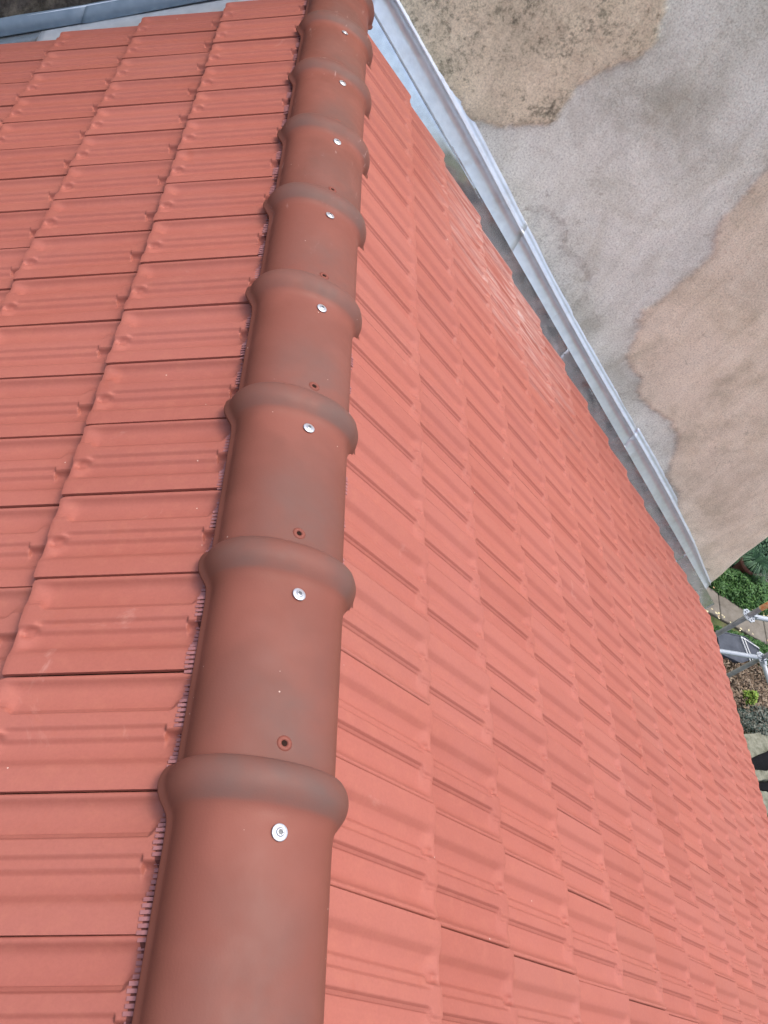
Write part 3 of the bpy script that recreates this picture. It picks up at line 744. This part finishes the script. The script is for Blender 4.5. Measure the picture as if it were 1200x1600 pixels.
def bush(name, label, cat, c, r, n_, size, mat, group=None, **k):
    t = empty(name, c); tag(t, label, cat, group)
    leaves('foliage', c, r, n_, size, mat, parent=t, **k)
    mb = MB()
    for q in range(5):
        an = q*1.26; mb.tube([(c[0], c[1], c[2]-.02), (c[0]+r[0]*.3*math.cos(an), c[1]+r[1]*.3*math.sin(an), c[2]+r[2]*.35), (c[0]+r[0]*.6*math.cos(an), c[1]+r[1]*.6*math.sin(an), c[2]+r[2]*.6)], [.012, .008, .004], 6)
    mb.build('stem', M['leaf_dry'], t); return t
bush('garden_bush', 'low bright green leafy bush growing right behind the concrete path', 'bush', (11.6, 8.28, G), (.78, .44, .40), 7600, .034, M['leaf_green'])
bush('garden_bush', 'small dark green bush at the foot of the plastered wall corner', 'bush', (10.98, 8.28, G), (.36, .30, .28), 2200, .030, M['leaf_green'])
bush('garden_bush', 'sparse brown-flecked shrub at the picture edge beside the flower pot', 'bush', (12.45, 8.62, G), (.42, .38, .26), 1800, .035, M['leaf_teal'])
bush('garden_bush', 'dense green bush growing behind the clay pot', 'bush', (12.5, 9.7, G), (.8, .6, .5), 4200, .04, M['leaf_deep'])
tag(leaves('grass_strip', (11.0, 6.93, G), (1.5, .30, .08), 11000, .035, M['leaf_green'], flat=.15, dome=False, upright=.8), 'green grass strip between the concrete path and the dark slab table', 'grass', kind='stuff')
tag(leaves('rough_grass', (12.2, 9.4, G), (3.2, 1.35, .09), 14000, .04, M['leaf_deep'], flat=.15, dome=False, upright=.8), 'dark rough grass around the bushes beyond the path', 'grass', kind='stuff')
tag(leaves('leaf_litter', (11.0, 6.15, G), (1.0, .62, .20), 9000, .030, M['leaf_dry'], flat=.45, dome=False, upright=.5), 'heap of curled dry brown leaves below the lower scaffold post', 'leaves', kind='stuff')
bush('yellow_plant', 'small yellow-green plant at the edge of the dry leaves', 'plant', (10.62, 5.83, G+.1), (.12, .11, .20), 300, .045, M['leaf_yellow'])
bush('garden_bush', 'grey-green mottled shrub between the dry leaves and the pale stone ledge', 'bush', (10.95, 5.50, G), (.62, .34, .22), 3800, .032, M['leaf_teal'])
mb = MB()
for q in range(46):
    t = random.random(); e = random.choice((-1, 1)); c = pa+pd*(.6+2.6*t)+pn*e*(.30+random.uniform(-.03, .12))+Vector((0, 0, .10)); s = random.uniform(.018, .038); an = random.uniform(0, 6.28)
    d1_, d2_ = Vector((math.cos(an), math.sin(an), .2))*s, Vector((-math.sin(an), math.cos(an), .1))*s*.7
    mb.add([c-d1_, c+d2_, c+d1_, c-d2_], [(0, 1, 2, 3)])
tag(mb.build('fallen_leaves', M['leaf_fallen']), 'pale fallen leaves scattered along the path edges', 'leaves', kind='stuff')
# flower pot with grassy plant
pc = Vector((11.52, 8.66, G)); pt = empty('flower_pot', pc); tag(pt, 'reddish clay flower pot holding a tuft of long green grass by the wall corner', 'flower pot')
mb = MB(); mb.lathe([(.001, .0), (.125, .0), (.135, .01), (.185, .34), (.205, .345), (.212, .36), (.212, .41), (.205, .42), (.192, .415), (.188, .37), (.001, .36)], pc, 32); mb.build('pot', M['pot'], pt)
V = []; F = []
for q in range(420):
    an = random.uniform(0, 6.28); r0 = random.uniform(0, .15); le = random.uniform(.25, .5); dv = Vector((math.cos(an), math.sin(an), 0))
    p0 = pc+dv*r0+Vector((0, 0, .36)); p1 = p0+dv*le*.35+Vector((0, 0, le*.6)); p2 = p0+dv*le*.9+Vector((0, 0, le*.45)); sd3 = Vector((-dv.y, dv.x, 0))*.007
    n_ = len(V); V += [p0-sd3, p0+sd3, p1-sd3, p1+sd3, p2]; F += [(n_, n_+1, n_+3, n_+2), (n_+2, n_+3, n_+4)]
mk('grass_blades', mesh('grass_blades', V, F), pt, M['leaf_deep'])
# blue-grey tub
bc = Vector((12.62, 9.2, G)); t = empty('garden_tub', bc); tag(t, 'blue-grey plastic tub at the picture edge behind the flower pot', 'tub')
mb = MB(); mb.lathe([(.001, 0), (.14, 0), (.17, .28), (.185, .285), (.185, .30), (.165, .30), (.135, .02), (.001, .02)], bc, 28); mb.build('tub_body', M['blue'], t)
mb = MB(); mb.tube([(bc.x-.18, bc.y, G+.28), (bc.x-.14, bc.y-.1, G+.38), (bc.x, bc.y-.15, G+.42), (bc.x+.14, bc.y-.1, G+.38), (bc.x+.18, bc.y, G+.28)], .006, 8); mb.build('handle', M['rod'], t)
# slate-coloured panel with thin pale frame on it
pv = [(10.30, 7.02), (11.02, 7.09), (11.30, 6.94), (11.24, 6.77), (10.69, 6.50), (10.25, 6.56)]
t = empty('low_garden_table', (10.8, 6.8, G)); tag(t, 'low dark blue-grey slab table on the grass near the roof edge', 'garden table')
mb = MB(); n_ = len(pv); mb.add([(x, y, G+.16) for x, y in pv]+[(x, y, G+.05) for x, y in pv], [tuple(range(n_))[::-1]]+[tuple(range(n_, 2*n_))]+[(i, (i+1) % n_, n_+(i+1) % n_, n_+i) for i in range(n_)])
mb.build('table_top', M['slate'], t)
mb = MB()
for i in range(n_):
    a3, b3 = pv[i], pv[(i+1) % n_]; mb.tube([(a3[0], a3[1], G+.165), (b3[0], b3[1], G+.165)], .012, 8)
mb.build('table_edge', M['slate'], t)
t = empty('rod_frame', (10.95, 6.85, G+.2)); tag(t, 'thin pale metal rod frame lying across the low dark slab table', 'metal frame')
for p0, p1 in (((10.88, 7.04), (10.93, 6.58)), ((10.95, 7.03), (11.0, 6.57)), ((10.95, 7.03), (11.28, 6.92)), ((10.88, 7.04), (10.95, 7.03))):
    mb = MB(); mb.tube([(p0[0], p0[1], G+.19), (p1[0], p1[1], G+.19)], .009, 8); mb.build('rod', M['rod'], t)
# pale stone ledges and black sheets at the edge
def slab(poly, z0, z1, name, mat, label, cat, group=None, rough=.012):
    P = []; m = 0
    pts = []
    for i in range(len(poly)):
        a3, b3 = Vector(poly[i]), Vector(poly[(i+1) % len(poly)])
        for q in range(6):
            p = a3.lerp(b3, q/6); pts.append((p.x+random.uniform(-rough, rough), p.y+random.uniform(-rough, rough)))
    m = len(pts); cx = sum(p[0] for p in pts)/m; cy = sum(p[1] for p in pts)/m
    V = [(x, y, z0) for x, y in pts]+[(x, y, z1-.02) for x, y in pts]+[(cx+(x-cx)*.95, cy+(y-cy)*.95, z1+random.uniform(-.006, .006)) for x, y in pts]+[(cx, cy, z1+.004)]
    F = [(i, (i+1) % m, m+(i+1) % m, m+i) for i in range(m)]+[(m+i, m+(i+1) % m, 2*m+(i+1) % m, 2*m+i) for i in range(m)]+[(2*m+i, 2*m+(i+1) % m, 3*m) for i in range(m)]
    me = mesh(name, V, F); o = mk(name, me, None, mat); tag(o, label, cat, group); return o
slab([(10.25, 5.15), (10.67, 5.26), (11.4, 5.46), (11.35, 5.14), (10.95, 5.06), (10.3, 4.76)], G, G+.12, 'stone_ledge', M['stone'], 'wide pale lichen-spotted stone ledge above the black sheet', 'stone ledge')
slab([(10.2, 4.56), (10.55, 4.60), (11.3, 4.92), (11.25, 4.76), (10.6, 4.47), (10.2, 4.40)], G, G+.12, 'stone_ledge', M['stone'], 'narrow pale stone strip between the two black sheets', 'stone ledge')
slab([(10.15, 4.26), (10.55, 4.28), (11.0, 4.30), (10.9, 4.0), (10.2, 3.9)], G, G+.12, 'stone_ledge', M['stone'], 'small grey stone showing below the lower black sheet at the frame edge', 'stone ledge')
slab([(10.2, 4.72), (10.95, 5.06), (11.35, 5.14), (11.3, 4.93), (10.55, 4.60), (10.2, 4.58)], G, G+.07, 'black_sheet', M['black'], 'black plastic sheet between the wide stone ledge and the narrow one', 'plastic sheet')
slab([(10.2, 4.38), (10.6, 4.46), (11.25, 4.74), (11.1, 4.32), (10.2, 4.29)], G, G+.07, 'black_sheet', M['black'], 'lower black plastic sheet below the narrow pale stone strip', 'plastic sheet')

# ================================================================== SCAFFOLD
sc = empty('scaffold', (5.9, 3.85, G)); tag(sc, 'galvanised tube scaffold standing in the garden just beyond the roof edge', 'scaffold')
s1x, s1y, s2x, s2y = 5.461, 3.82, 6.434, 3.951
def rosette(x, y, z):
    mb = MB(); no = 36; V = []; F = []
    for zz in (z-.005, z+.005):
        for rr in (.027, .068):
            for k in range(no):
                r_ = rr if rr < .05 else rr+.004*math.cos(k*2*math.pi/no*8)
                V.append((x+r_*math.cos(2*math.pi*k/no), y+r_*math.sin(2*math.pi*k/no), zz))
    for k in range(no):
        k2 = (k+1) % no
        F += [(k, k2, no+k2, no+k)[::-1], (2*no+k, 2*no+k2, 3*no+k2, 3*no+k), (no+k, no+k2, 3*no+k2, 3*no+k), (k2, k, 2*no+k, 2*no+k2)]
    mb.add(V, [tuple(f) for f in F]); o = mb.build('rosette', M['tube'], sc)
    mb = MB()
    for k in range(8):
        a3 = 2*math.pi*k/8+.2; mb.lathe([(.0095, z+.0058), (.0001, z+.0060)], (x+.048*math.cos(a3), y+.048*math.sin(a3), 0), 12)
    mb.build('rosette_holes', M['slate'], o)
for (x, y, zt) in ((s1x, s1y, -2.1), (s2x, s2y, -2.5)):
    mb = MB(); mb.tube([(x, y, G), (x, y, zt)], .0242, 20); o = mb.build('standard', M['tube_dirty'], sc)
    mb = MB(); mb.box((x, y, G+.004), (.15, .15, .008)); mb.tube([(x, y, G), (x, y, G+.25)], .019, 12); mb.build('base_plate', M['tube'], sc)
for z in (-2.861, -3.37, -4.37, -5.37, -6.37): rosette(s1x, s1y, z)
for z in (-3.531, -4.53, -5.53): rosette(s2x, s2y, z)
mb = MB(); mb.tube([(s1x, s1y, -2.72), (s1x, s1y, -2.52)], .0256, 20); mb.build('paint_band', M['orange'], sc)
def ledger(p, q, r=.0242):
    p, q = Vector(p), Vector(q); d = (q-p).normalized(); mb = MB(); mb.tube([p+d*.085, q-d*.085], r, 20); o = mb.build('ledger', M['tube'], sc)
    for c, s in ((p, 1), (q, -1)):
        mb = MB(); R = Matrix.Rotation(math.atan2(d.y, d.x), 3, 'Z'); mb.box(c+d*s*.062, (.055, .034, .058), R); mb.box(c+d*s*.046+Vector((0, 0, .012)), (.012, .010, .10), R); mb.build('ledger_head', M['tube'], o)
ledger((s1x, s1y, -2.861), (s2x, s2y, -2.861)); rosette(s2x, s2y, -2.861)
ledger((s1x, s1y, -3.531), (s2x, s2y, -3.531)); rosette(s1x, s1y, -3.531)
for (x, y, z, dy) in ((s2x, s2y, -3.531, -2.0),):
    mb = MB(); mb.tube([(x, y+dy, G), (x, y+dy, -2.5)], .0242, 20); mb.build('standard', M['tube_dirty'], sc)
    ledger((x, y, z), (x, y+dy, z))
